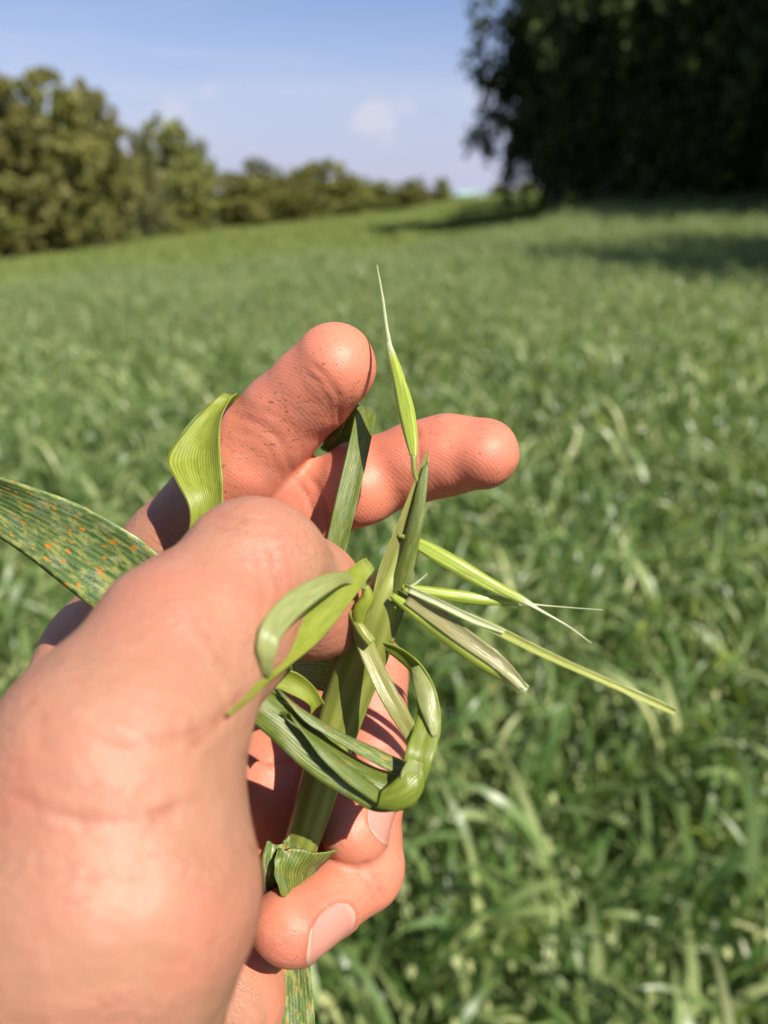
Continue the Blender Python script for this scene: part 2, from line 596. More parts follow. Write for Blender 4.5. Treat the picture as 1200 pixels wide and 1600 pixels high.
def build_trees():
    L1 = mat_leaf('olive_leaf', (0.120, 0.136, 0.030), (0.262, 0.245, 0.068), 0.30)
    L2 = mat_leaf('dull_leaf', (0.105, 0.122, 0.036), (0.215, 0.210, 0.075), 0.28)
    L3 = mat_leaf('shade_dark_leaf', (0.022, 0.036, 0.011), (0.066, 0.082, 0.018), 0.06, 0.15)  # leaf colour darkened to carry the shade of the right-hand wood
    big = [tree_meshes(11, 10, 3.6, 0.06, 26, 9000, 0.42, L1), tree_meshes(12, 10, 3.3, 0.05, 24, 8500, 0.42, L1)]
    dul = [tree_meshes(13, 10, 3.2, 0.10, 20, 5200, 0.45, L2, 1.5), tree_meshes(14, 10, 4.2, 0.06, 22, 7000, 0.5, L1)]
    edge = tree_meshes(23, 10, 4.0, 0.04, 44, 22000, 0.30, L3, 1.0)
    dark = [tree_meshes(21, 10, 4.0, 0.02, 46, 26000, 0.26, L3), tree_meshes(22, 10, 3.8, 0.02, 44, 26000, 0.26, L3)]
    def by_px(px, top, y):
        """x on the ground at distance y along the field for picture column px, and the tree height reaching row top"""
        d = y / (math.cos(PITCH)) * 1.0
        e = math.atan2(800 - top, FPX) - PITCH
        D = y * math.cos(e) / math.cos(e + PITCH) * 1.0
        # depth along the optical axis of a point at ground distance y on that ray
        k = camv(px, top, 1.0); wv = k[0] * RT + k[1] * UP + k[2] * FW
        s = y / wv[1]
        return wv[0] * s, CAM[2] + wv[2] * s
    rng = random.Random(4)
    left = [  # px, top row, distance, width factor, meshes, label
        (-150, 60, 46, 1.0, big[1], 'tall olive-green tree at the far left end of the wood edge'),
        (-45, 82, 52, 1.05, big[0], 'tall bushy tree cut by the left picture edge'),
        (48, 80, 56, 0.95, big[1], 'tallest rounded olive tree in full sun on the left wood edge'),
        (118, 108, 60, 0.8, big[0], 'olive tree sloping down beside the tallest tree of the left wood'),
        (160, 150, 63, 0.62, big[1], 'lower shoulder tree at the right end of the tall left wood'),
        (213, 192, 72, 0.65, dul[0], 'thin brownish tree just right of the tall left wood'),
        (262, 172, 76, 0.85, dul[1], 'domed dull-green tree standing alone right of the gap'),
        (308, 207, 80, 0.6, dul[0], 'half-bare brownish tree on the right flank of the domed tree'),
        (368, 264, 92, 2.26, dul[1], 'low bright olive bush-like tree below the bare treetop'),
        (398, 240, 104, 1.31, dul[0], 'sparse grey treetop showing above the low bushes'),
        (436, 268, 96, 2.35, big[1], 'rounded yellow-green tree left of the dark dome tree'),
        (497, 244, 104, 1.89, dul[1], 'dark domed tree rising highest in the distant middle row'),
        (548, 269, 112, 2.26, big[0], 'low tree directly right of the distant dark dome'),
        (596, 279, 122, 2.26, dul[1], 'lowest hedge-like tree in the middle of the distant row'),
        (647, 273, 120, 2.07, big[1], 'small round tree in the distant row under the cloud'),
        (690, 274, 116, 1.25, big[0], 'small dark upright tree near the pale roof'),
        (780, 284, 118, 2.07, big[0], 'small tree right of the pale barn roof'),
        (826, 280, 124, 2.26, dul[1], 'small sunlit tree glimpsed under the dark branches'),
    ]
    for i, (px, top, y, wf, ms, lab) in enumerate(left):
        x, zt = by_px(px, top, y)
        h = zt - float(terrain(x, y))
        s = h / 10.4
        tr_ = put_tree('tree', ms, x, y, rng.uniform(0, 6.28), (s * wf, s * wf, s * 1.06), lab, 'tree', 'trees along the left and far edge of the field')
        tr_.location.z -= 0.06 * h
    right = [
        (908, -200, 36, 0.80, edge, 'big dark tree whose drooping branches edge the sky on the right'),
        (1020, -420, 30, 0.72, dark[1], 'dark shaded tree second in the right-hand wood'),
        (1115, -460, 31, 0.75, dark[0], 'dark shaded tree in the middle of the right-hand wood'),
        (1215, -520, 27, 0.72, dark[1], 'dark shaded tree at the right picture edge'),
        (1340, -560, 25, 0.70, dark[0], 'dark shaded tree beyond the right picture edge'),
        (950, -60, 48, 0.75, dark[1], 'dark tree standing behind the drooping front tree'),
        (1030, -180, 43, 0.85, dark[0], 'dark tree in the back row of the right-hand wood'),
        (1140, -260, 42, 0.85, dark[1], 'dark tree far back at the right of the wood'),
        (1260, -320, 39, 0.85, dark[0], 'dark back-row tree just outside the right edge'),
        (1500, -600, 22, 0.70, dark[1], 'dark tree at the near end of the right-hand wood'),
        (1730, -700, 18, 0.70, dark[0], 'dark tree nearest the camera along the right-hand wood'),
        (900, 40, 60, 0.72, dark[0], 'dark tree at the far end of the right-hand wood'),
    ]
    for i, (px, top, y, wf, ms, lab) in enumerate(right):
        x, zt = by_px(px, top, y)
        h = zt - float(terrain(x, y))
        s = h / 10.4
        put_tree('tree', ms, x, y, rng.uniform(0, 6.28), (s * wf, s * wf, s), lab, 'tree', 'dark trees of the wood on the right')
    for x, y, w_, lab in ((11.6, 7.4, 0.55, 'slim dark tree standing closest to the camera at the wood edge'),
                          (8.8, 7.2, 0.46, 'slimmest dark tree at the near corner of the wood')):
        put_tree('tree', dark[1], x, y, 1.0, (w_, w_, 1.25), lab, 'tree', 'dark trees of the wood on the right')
    # a barn far off between the trees
    x, zt = by_px(740, 300, 150)
    zb = float(terrain(x, 150))
    plain = lambda nm, c, r=0.6: _plain(nm, c, r)
    hgt = zt - zb
    root = empty('barn', (x, 150, zb)); root.rotation_euler = (0, 0, 0.25)
    tag(root, 'distant pale barn with a light green roof between the far trees', 'barn')
    hw, hd, wl_ = 3.2, 5.0, hgt * 0.6
    V = [(-hw, -hd, 0), (hw, -hd, 0), (hw, hd, 0), (-hw, hd, 0), (-hw, -hd, wl_), (hw, -hd, wl_), (hw, hd, wl_), (-hw, hd, wl_), (0, -hd, hgt - .1), (0, hd, hgt - .1)]
    Fc = [(0, 1, 5, 8, 4), (2, 3, 7, 9, 6), (1, 2, 6, 5), (3, 0, 4, 7)]
    org = np.array(root.location)
    mesh_obj('wall', np.array(V) + org, Fc, plain('barn_wall', (0.62, 0.62, 0.58)), root, smooth=False)
    V = []
    for (dx, dz) in ((-hw - .3, wl_ - .15), (0, hgt), (hw + .3, wl_ - .15), (hw + .3, wl_ - .0), (0, hgt + .15), (-hw - .3, wl_)):
        V += [(dx, -hd - .3, dz), (dx, hd + .3, dz)]
    Fc = [(0, 2, 3, 1), (2, 4, 5, 3), (4, 6, 7, 5), (6, 8, 9, 7), (8, 10, 11, 9), (10, 0, 1, 11), (0, 10, 8, 2), (2, 8, 6, 4), (1, 3, 9, 11), (3, 5, 7, 9)]
    mesh_obj('roof', np.array(V) + org, Fc, plain('barn_roof', (0.35, 0.55, 0.45)), root, smooth=False)
    V = [(-1.2, -hd - .05, 0), (1.2, -hd - .05, 0), (1.2, -hd - .05, wl_ * .8), (-1.2, -hd - .05, wl_ * .8), (-1.2, -hd + .05, 0), (1.2, -hd + .05, 0), (1.2, -hd + .05, wl_ * .8), (-1.2, -hd + .05, wl_ * .8)]
    mesh_obj('door', np.array(V) + org, [(0, 1, 2, 3), (5, 4, 7, 6), (0, 4, 5, 1), (1, 5, 6, 2), (2, 6, 7, 3), (3, 7, 4, 0)], plain('barn_door', (0.20, 0.16, 0.12)), root, smooth=False)


def _plain(name, c, r=0.6):
    t = NT(name)
    tc = t.n('ShaderNodeTexCoord')
    n = t.noise(tc.outputs['Object'], 2.0, 5).outputs[0]
    b = t.n('ShaderNodeBsdfPrincipled', Roughness=r)
    t.link(t.mix(n, tuple(v * .8 for v in c), tuple(min(1, v * 1.15) for v in c)), b.inputs['Base Color'])
    t.link(b.outputs[0], t.out.inputs[0])
    return t.m
build_trees()


# ------------------------------------------------------------------ hand
VOX = 0.75      # mm

# joints: picture column, picture row, depth in mm, radius in mm
THUMB_IP = (398, 887, 126, 10.7)
THUMB_TIP = (543, 950, 152, 7.6)
PALM = [  # chains blended softly together
    [(-140, 1640, 138, 19), (-38, 1400, 152, 14.5), (146, 1024, 182, 11.2)],
    [(-40, 1660, 140, 19), (100, 1380, 160, 13.5), (262, 1070, 188, 11)],
    [(20, 1700, 138, 18), (180, 1430, 163, 13), (330, 1205, 187, 10.8)],
    [(90, 1750, 132, 17), (240, 1540, 160, 12.5), (378, 1350, 181, 10.2)],
    [(378, 1360, 178, 10), (345, 1560, 158, 12.0), (210, 1800, 134, 19)],
    [(20, 1780, 116, 23), (95, 1600, 102, 20), (168, 1400, 99, 18.3), (180, 1195, 103, 15.9)],   # thenar
    [(170, 1195, 108, 13), (140, 1190, 168, 12)],                                                # web
    [(95, 1500, 110, 17), (60, 1480, 150, 16)],
    [(-60, 1740, 126, 25), (-420, 2120, 124, 25), (-800, 2520, 122, 27)],                        # wrist, forearm
    # proximal phalanges
    [(146, 1024, 182, 11.0), (270, 858, 176.5, 10.2), (402, 695, 170.5, 9.9)],
    [(262, 1070, 188, 11), (482, 792, 176, 9.8)],
    [(330, 1180, 180, 11), (418, 1225, 172, 9.2), (432, 1285, 172, 8.6), (400, 1370, 174, 9)],
    [(330, 1205, 187, 10.6), (470, 1130, 182, 10.0), (575, 1052, 178, 9.1)],
    [(378, 1355, 181, 10), (480, 1310, 179, 9.2), (572, 1258, 176, 8.2)],
]
FINGERS = {
    'thumb': [(180, 1195, 103, 15.9), (280, 1007, 114, 12.0), THUMB_IP, (478, 926, 140, 8.9), THUMB_TIP],
    'index': [(402, 695, 170.5, 9.9), (445, 652, 167, 9.3), (488, 611, 163, 8.9), (521, 570, 159, 8.25)],
    'middle': [(482, 792, 176, 9.8), (570, 750, 171, 9.0), (652, 723, 167, 8.5), (700, 713, 165, 8.4), (757, 709, 163, 7.4)],
    'ring': [(575, 1052, 178, 9.1), (580, 1190, 166, 8.1), (557, 1298, 157, 6.6)],
    'pinky': [(572, 1258, 176, 8.2), (568, 1362, 161, 7.9), (462, 1450, 147, 6.9)],
}
PADS = {  # soft pulp on the palm side of the phalanges
    'thumb': [(350, 1000, 118, 10.5), (250, 1090, 108, 12), (500, 965, 142, 7.5)],
    'index': [(425, 690, 167, 7.6), (385, 735, 169, 8.4), (523, 585, 158, 7.2)],
    'middle': [(560, 765, 167, 8.2), (755, 716, 160, 6.6)],
    'ring': [(545, 1295, 155, 5.6)],
    'pinky': [(445, 1440, 146, 6.2)],
}


def sdf_capsule(X, Y, Z, a, b, ra, rb):
    ba = b - a
    L2 = float(ba @ ba)
    h = np.clip(((X - a[0]) * ba[0] + (Y - a[1]) * ba[1] + (Z - a[2]) * ba[2]) / L2, 0, 1)
    dx = X - a[0] - h * ba[0]; dy = Y - a[1] - h * ba[1]; dz = Z - a[2] - h * ba[2]
    hs = h * h * (3 - 2 * h) * 0.5 + h * 0.5
    return np.sqrt(dx * dx + dy * dy + dz * dz) - (ra + (rb - ra) * hs)


def smin(a, b, k):
    h = np.clip(0.5 + 0.5 * (b - a) / k, 0, 1)
    return b + (a - b) * h - k * h * (1 - h)


def hand_groups():
    g = {'palm': []}
    for ch in PALM:
        for p, q in zip(ch[:-1], ch[1:]):
            g['palm'].append((camv(*p[:3]), camv(*q[:3]), p[3], q[3]))
    for n, ch in FINGERS.items():
        g[n] = [(camv(*p[:3]), camv(*q[:3]), p[3], q[3]) for p, q in zip(ch[:-1], ch[1:])]
        for p in PADS[n]:
            c = camv(*p[:3]); g[n].append((c, c + np.array([.01, 0, 0]), p[3], p[3]))
    return g
GROUPS = hand_groups()
KIN = {'palm': 5.0, 'thumb': 4.5, 'index': 2.2, 'middle': 2.2, 'ring': 2.0, 'pinky': 2.0}
KJOIN = {'thumb': 5.0, 'index': 2.0, 'middle': 2.0, 'ring': 1.6, 'pinky': 1.4}


def hand_field():
    allp = np.array([c for g in GROUPS.values() for s in g for c in s[:2]])
    allr = np.array([r for g in GROUPS.values() for s in g for r in (s[2], s[3])])
    lo = (allp - allr[:, None]).min(0) - 4
    hi = (allp + allr[:, None]).max(0) + 4
    n = np.ceil((hi - lo) / VOX).astype(int) + 1
    ax = [(lo[i] + np.arange(n[i]) * VOX).astype(np.float32) for i in range(3)]
    BIG = 12.0
    total = None
    for name in ('palm', 'thumb', 'index', 'middle', 'ring', 'pinky'):
        D = np.full(n, BIG, dtype=np.float32)
        k = KIN[name]
        for (a, b, ra, rb) in GROUPS[name]:
            m = max(ra, rb) + 11
            l = np.minimum(a, b) - m; h = np.maximum(a, b) + m
            i0 = np.clip(((l - lo) / VOX).astype(int), 0, n); i1 = np.clip(((h - lo) / VOX).astype(int) + 1, 0, n)
            sl = tuple(slice(i0[j], i1[j]) for j in range(3))
            X = ax[0][sl[0]][:, None, None]; Y = ax[1][sl[1]][None, :, None]; Z = ax[2][sl[2]][None, None, :]
            d = sdf_capsule(X, Y, Z, a, b, ra, rb).astype(np.float32)
            D[sl] = smin(D[sl], np.minimum(d, BIG), k)
        total = D if total is None else smin(total, D, KJOIN[name])
    return total, lo


def surface_nets(D, lo):
    s = D < 0
    n = np.array(D.shape)
    c = s[:-1, :-1, :-1].astype(np.int8)
    acc = np.zeros(n - 1, dtype=np.int8)
    for i in (0, 1):
        for j in (0, 1):
            for k in (0, 1):
                acc += s[i:n[0] - 1 + i, j:n[1] - 1 + j, k:n[2] - 1 + k]
    act = (acc > 0) & (acc < 8)
    cells = np.argwhere(act)
    idx = np.full(n - 1, -1, dtype=np.int32)
    idx[act] = np.arange(len(cells))
    pos = np.zeros((len(cells), 3)); cnt = np.zeros(len(cells))
    corner = {}
    for i in (0, 1):
        for j in (0, 1):
            for k in (0, 1):
                corner[i, j, k] = D[cells[:, 0] + i, cells[:, 1] + j, cells[:, 2] + k]
    for a in corner:
        for axis in range(3):
            if a[axis] == 0:
                b = list(a); b[axis] = 1; b = tuple(b)
                da, db = corner[a], corner[b]
                cross = (da < 0) != (db < 0)
                t = np.where(cross, da / np.where(cross, da - db, 1), 0)
                p = np.tile(np.array(a, dtype=float), (len(cells), 1)); p[:, axis] += t
                pos[cross] += p[cross]; cnt[cross] += 1
    pos /= cnt[:, None]
    verts = lo + (cells + pos) * VOX
    faces = []
    for axis in range(3):
        u, w = (axis + 1) % 3, (axis + 2) % 3
        a = [slice(None)] * 3; b = [slice(None)] * 3
        a[axis] = slice(0, -1); b[axis] = slice(1, None)
        ch = s[tuple(a)] != s[tuple(b)]
        e = np.argwhere(ch)
        ok = (e[:, u] > 0) & (e[:, w] > 0) & (e[:, u] < n[u] - 1) & (e[:, w] < n[w] - 1)
        e = e[ok]
        inside = s[e[:, 0], e[:, 1], e[:, 2]]
        def cell(du, dw):
            q = e.copy(); q[:, u] += du; q[:, w] += dw
            return idx[q[:, 0], q[:, 1], q[:, 2]]
        quad = np.stack([cell(-1, -1), cell(0, -1), cell(0, 0), cell(-1, 0)], 1)
        quad[~inside] = quad[~inside][:, ::-1]
        faces.append(quad)
    faces = np.concatenate(faces)
    return verts, faces


def vnormals(v, f):
    fn = np.cross(v[f[:, 2]] - v[f[:, 0]], v[f[:, 3]] - v[f[:, 1]])
    n = np.zeros_like(v)
    for k in range(4): np.add.at(n, f[:, k], fn)
    return n / (np.linalg.norm(n, axis=1)[:, None] + 1e-12)


def relax(v, f, it, lam=0.5):
    e = np.concatenate([f[:, [0, 1]], f[:, [1, 2]], f[:, [2, 3]], f[:, [3, 0]]])
    deg = np.bincount(e.ravel(), minlength=len(v)).astype(float)[:, None]
    for i in range(it):
        acc = np.zeros_like(v)
        for k in range(3):
            acc[:, k] = np.bincount(e[:, 0], v[e[:, 1], k], len(v)) + np.bincount(e[:, 1], v[e[:, 0], k], len(v))
        l = lam if i % 2 == 0 else -lam * 0.96
        v = v + l * (acc / deg - v)
    return v


def seg_dist2(P, A, B):
    ab = B - A; t = np.clip(((P - A) @ ab) / (ab @ ab), 0, 1)
    d = P - A - t[:, None] * ab
    return (d * d).sum(1)


def group_dist(v, name):
    d = np.full(len(v), 99.0)
    for (a, b, ra, rb) in GROUPS[name]:
        d = np.minimum(d, sdf_capsule(v[:, 0], v[:, 1], v[:, 2], a, b, ra, rb))
    return d

# creases and one painted leaf shadow: part, width px, depth mm, row of picture points
CREASE_AND_SHADOW_LINES = [
    ('thumb', 8, .60, [(20, 1236), (85, 1268), (150, 1289), (215, 1283), (268, 1266), (310, 1246)]),
    ('thumb', 8, .50, [(0, 1392), (80, 1386), (170, 1376), (250, 1358), (320, 1318)]),
    ('thumb', 8, .3, [(60, 1330), (150, 1335), (240, 1315)]),
    ('thumb', 8, .3, [(130, 1500), (230, 1480), (300, 1440), (350, 1390)]),
    ('thumb', 6, .16, [(20, 1590), (130, 1570), (230, 1560), (310, 1510)]),
    ('thumb', 5, .22, [(296, 948), (308, 965), (330, 1005)]),
    ('thumb', 5, .14, [(250, 990), (300, 1020), (360, 1040)]),
    ('thumb', 5, .15, [(330, 800), (370, 812), (430, 812)]),
    ('thumb', 5, .15, [(320, 822), (395, 832), (450, 832)]),
    ('thumb', 7, .30, [(425, 850), (436, 920), (425, 1000)]),
    ('thumb', 5, .18, [(445, 860), (455, 925), (446, 990)]),
    ('thumb', 5, .15, [(404, 870), (412, 930), (400, 985)]),
    ('thumb', 6, .22, [(40, 1080), (66, 1120), (70, 1180)]),
    ('thumb', 9, .35, [(120, 1130), (200, 1160), (290, 1150), (360, 1105)]),
    ('thumb', 7, .4, [(380, 1080), (340, 1130), (290, 1175)]),  # cast shadow of the curled leaf's tail, grooved and coloured in like a crease
    ('index', 4, .28, [(360, 645), (406, 660), (438, 687), (456, 735)]),
    ('index', 3.5, .20, [(352, 668), (396, 680), (424, 705), (440, 750)]),
    ('index', 3.5, .16, [(380, 632), (425, 646), (458, 668), (474, 705)]),
    ('index', 4, .36, [(480, 562), (508, 585), (529, 618), (532, 660)]),
    ('index', 4, .22, [(470, 575), (497, 598), (516, 630), (520, 668)]),
    ('middle', 4, .36, [(458, 745), (478, 768), (490, 800), (492, 850)]),
    ('middle', 4, .30, [(475, 735), (497, 760), (510, 795), (512, 845)]),
    ('middle', 5, .40, [(646, 658), (656, 690), (658, 735), (655, 785)]),
    ('middle', 4, .2, [(632, 662), (642, 695), (644, 740), (642, 788)]),
    ('ring', 5, .35, [(540, 1175), (580, 1168), (630, 1172)]),
    ('ring', 4, .22, [(540, 1190), (580, 1183), (630, 1186)]),
    ('pinky', 5, .25, [(560, 1335), (585, 1365), (600, 1400)]),
    ('pinky', 4, .2, [(548, 1345), (572, 1375), (588, 1410)]),
    ('palm', 6, .5, [(390, 1330), (440, 1325), (480, 1290)]),
    ('palm', 6, .4, [(380, 1180), (420, 1195), (470, 1180)]),
]

NAILS = [  # finger, bone from, bone to, dorsal direction (camera space), start, end along bone, half angle
    ('thumb', (480, 920, 140), (543, 948, 152), (0.10, 0.80, 0.42), -0.05, 1.05, 54, 9.6, 8.0),
    ('ring', (580, 1190, 166), (557, 1298, 157), (0.82, 0.02, -0.55), 0.46, 1.14, 48, 8.1, 6.6),
    ('pinky', (568, 1362, 161), (462, 1450, 147), (0.21, -0.29, -0.93), 0.52, 1.17, 48, 7.9, 6.9),
]


def nail_frame(nl):
    a, b = camv(*nl[1]), camv(*nl[2])
    ax = b - a
    d = np.array(nl[3], dtype=float); d -= ax * (d @ ax) / (ax @ ax); d /= np.linalg.norm(d)
    s = np.cross(ax / np.linalg.norm(ax), d)
    return a, ax, d, s


def mat_skin():
    t = NT('skin')
    tc = t.n('ShaderNodeTexCoord')
    P = tc.outputs['Object']
    red = t.n('ShaderNodeAttribute', attribute_name='red').outputs['Fac']
    line = t.n('ShaderNodeAttribute', attribute_name='crease_and_shadow').outputs['Fac']
    dirt = t.n('ShaderNodeAttribute', attribute_name='dirt').outputs['Fac']
    n1 = t.noise(P, 55, 4, 0.55).outputs[0]
    n2 = t.noise(P, 210, 4, 0.6).outputs[0]
    base = t.mix(red, (0.345, 0.170, 0.104), (0.560, 0.182, 0.108))
    base = t.mix(t.math('MULTIPLY', t.ramp(n1, 0.42, 0.68), 0.45), base, (0.40, 0.132, 0.088))
    base = t.mix(t.math('MULTIPLY', t.ramp(n2, 0.5, 0.8), 0.45), base, (0.37, 0.205, 0.135))
    base = t.mix(t.math('MULTIPLY', line, 0.6), base, (0.27, 0.075, 0.045))  # darkens fold lines, nail rims and the painted leaf shadow
    # soil caught in the skin lines of the fingers: short dark scratches and flecks
    dn = t.noise(t.mapping(P, (330, 1700, 1700), rot=(0.3, 0.5, 0.7)), 1.0, 2, 0.5)
    fleck = t.ramp(dn.outputs[0], 0.61, 0.68)
    big = t.ramp(t.noise(P, 70, 2, 0.5).outputs[0], 0.46, 0.62)
    fl2 = t.ramp(t.noise(P, 1300, 1, 0.5).outputs[0], 0.68, 0.74)
    f = t.math('MULTIPLY', t.math('MAXIMUM', t.math('MULTIPLY', fleck, big), t.math('MULTIPLY', fl2, 0.8)), dirt)
    base = t.mix(t.math('MULTIPLY', f, 0.75), base, (0.13, 0.055, 0.028))
    b = t.n('ShaderNodeBsdfPrincipled')
    t.link(base, b.inputs['Base Color'])
    b.inputs['Subsurface Weight'].default_value = 0.42
    b.inputs['Subsurface Radius'].default_value = (1.0, 0.32, 0.16)
    b.inputs['Subsurface Scale'].default_value = 0.0035
    b.inputs['Specular IOR Level'].default_value = 0.33
    t.link(t.math('ADD', 0.40, t.math('MULTIPLY', n2, 0.18)), b.inputs['Roughness'])
    # skin relief: cells, fine folds and print ridges
    vor = t.n('ShaderNodeTexVoronoi'); vor.feature = 'DISTANCE_TO_EDGE'
    wob = t.n('ShaderNodeVectorMath', operation='ADD')
    nv = t.noise(P, 900, 2)
    sc = t.n('ShaderNodeVectorMath', operation='SCALE'); t.link(nv.outputs['Color'], sc.inputs[0]); sc.inputs['Scale'].default_value = 0.0006
    t.link(P, wob.inputs[0]); t.link(sc.outputs[0], wob.inputs[1])
    t.link(wob.outputs[0], vor.inputs['Vector']); vor.inputs['Scale'].default_value = 1100
    cells = t.ramp(vor.outputs['Distance'], 0.0, 0.18)
    wv = t.n('ShaderNodeTexWave'); wv.wave_type = 'BANDS'; wv.bands_direction = 'DIAGONAL'
    t.link(P, wv.inputs['Vector']); wv.inputs['Scale'].default_value = 560
    wv.inputs['Distortion'].default_value = 7.0; wv.inputs['Detail'].default_value = 1.0; wv.inputs['Detail Scale'].default_value = 0.25
    ridges = t.math('MULTIPLY', wv.outputs['Fac'], red)
    v2 = t.n('ShaderNodeTexVoronoi'); v2.feature = 'DISTANCE_TO_EDGE'
    t.link(t.mapping(wob.outputs[0], (0.40, 1.0, 1.0), rot=(0.2, 0.6, 0.9)), v2.inputs['Vector']); v2.inputs['Scale'].default_value = 640
    msk = t.ramp(t.noise(P, 120, 3, 0.6).outputs[0], 0.42, 0.62)
    folds = t.math('MULTIPLY', t.math('MULTIPLY', t.ramp(v2.outputs['Distance'], 0.0, 0.14), msk), t.math('SUBTRACT', 1.0, red))
    base2 = t.mix(t.math('MULTIPLY', t.math('SUBTRACT', 1.0, t.ramp(v2.outputs['Distance'], 0.0, 0.07)), t.math('MULTIPLY', t.math('MULTIPLY', t.math('SUBTRACT', 1.05, red), msk), 0.16)), base, (0.27, 0.085, 0.055))
    t.link(base2, b.inputs['Base Color'])
    h = t.math('ADD', t.math('MULTIPLY', cells, 0.35), t.math('MULTIPLY', ridges, 0.55))
    soft = t.math('SUBTRACT', 1.0, t.math('MULTIPLY', red, 0.72))
    nb = t.bump(n1, t.math('MULTIPLY', soft, 0.40), 0.0012)
    nb = t.bump(n2, t.math('MULTIPLY', soft, 0.55), 0.0007, nb)
    nb = t.bump(t.noise(P, 620, 4, 0.65).outputs[0], t.math('MULTIPLY', soft, 0.45), 0.0004, nb)
    nb = t.bump(h, 0.33, 0.00011, nb)
    nb = t.bump(folds, 0.42, 0.00024, nb)
    t.link(nb, b.inputs['Normal'])
    t.link(b.outputs[0], t.out.inputs[0])
    return t.m


def mat_nail():
    t = NT('nail')
    uv = t.n('ShaderNodeUVMap').outputs[0]
    sx = t.n('ShaderNodeSeparateXYZ'); t.link(uv, sx.inputs[0])
    n = t.noise(t.mapping(uv, (1, 14, 1)), 6, 3).outputs[0]
    c = t.mix(n, (0.45, 0.185, 0.135), (0.50, 0.235, 0.18))
    c = t.mix(t.ramp(sx.outputs[0], 0.93, 0.99), c, (0.50, 0.32, 0.22))
    c = t.mix(t.math('MULTIPLY', t.ramp(sx.outputs[0], 0.16, 0.05), 0.5), c, (0.56, 0.34, 0.27))
    b = t.n('ShaderNodeBsdfPrincipled', Roughness=0.30)
    b.inputs['Subsurface Weight'].default_value = 0.3
    b.inputs['Subsurface Radius'].default_value = (1, .4, .25)
    b.inputs['Subsurface Scale'].default_value = 0.0015
    t.link(c, b.inputs['Base Color'])
    t.link(t.bump(n, 0.12, 0.0003), b.inputs['Normal'])
    t.link(b.outputs[0], t.out.inputs[0])
    return t.m


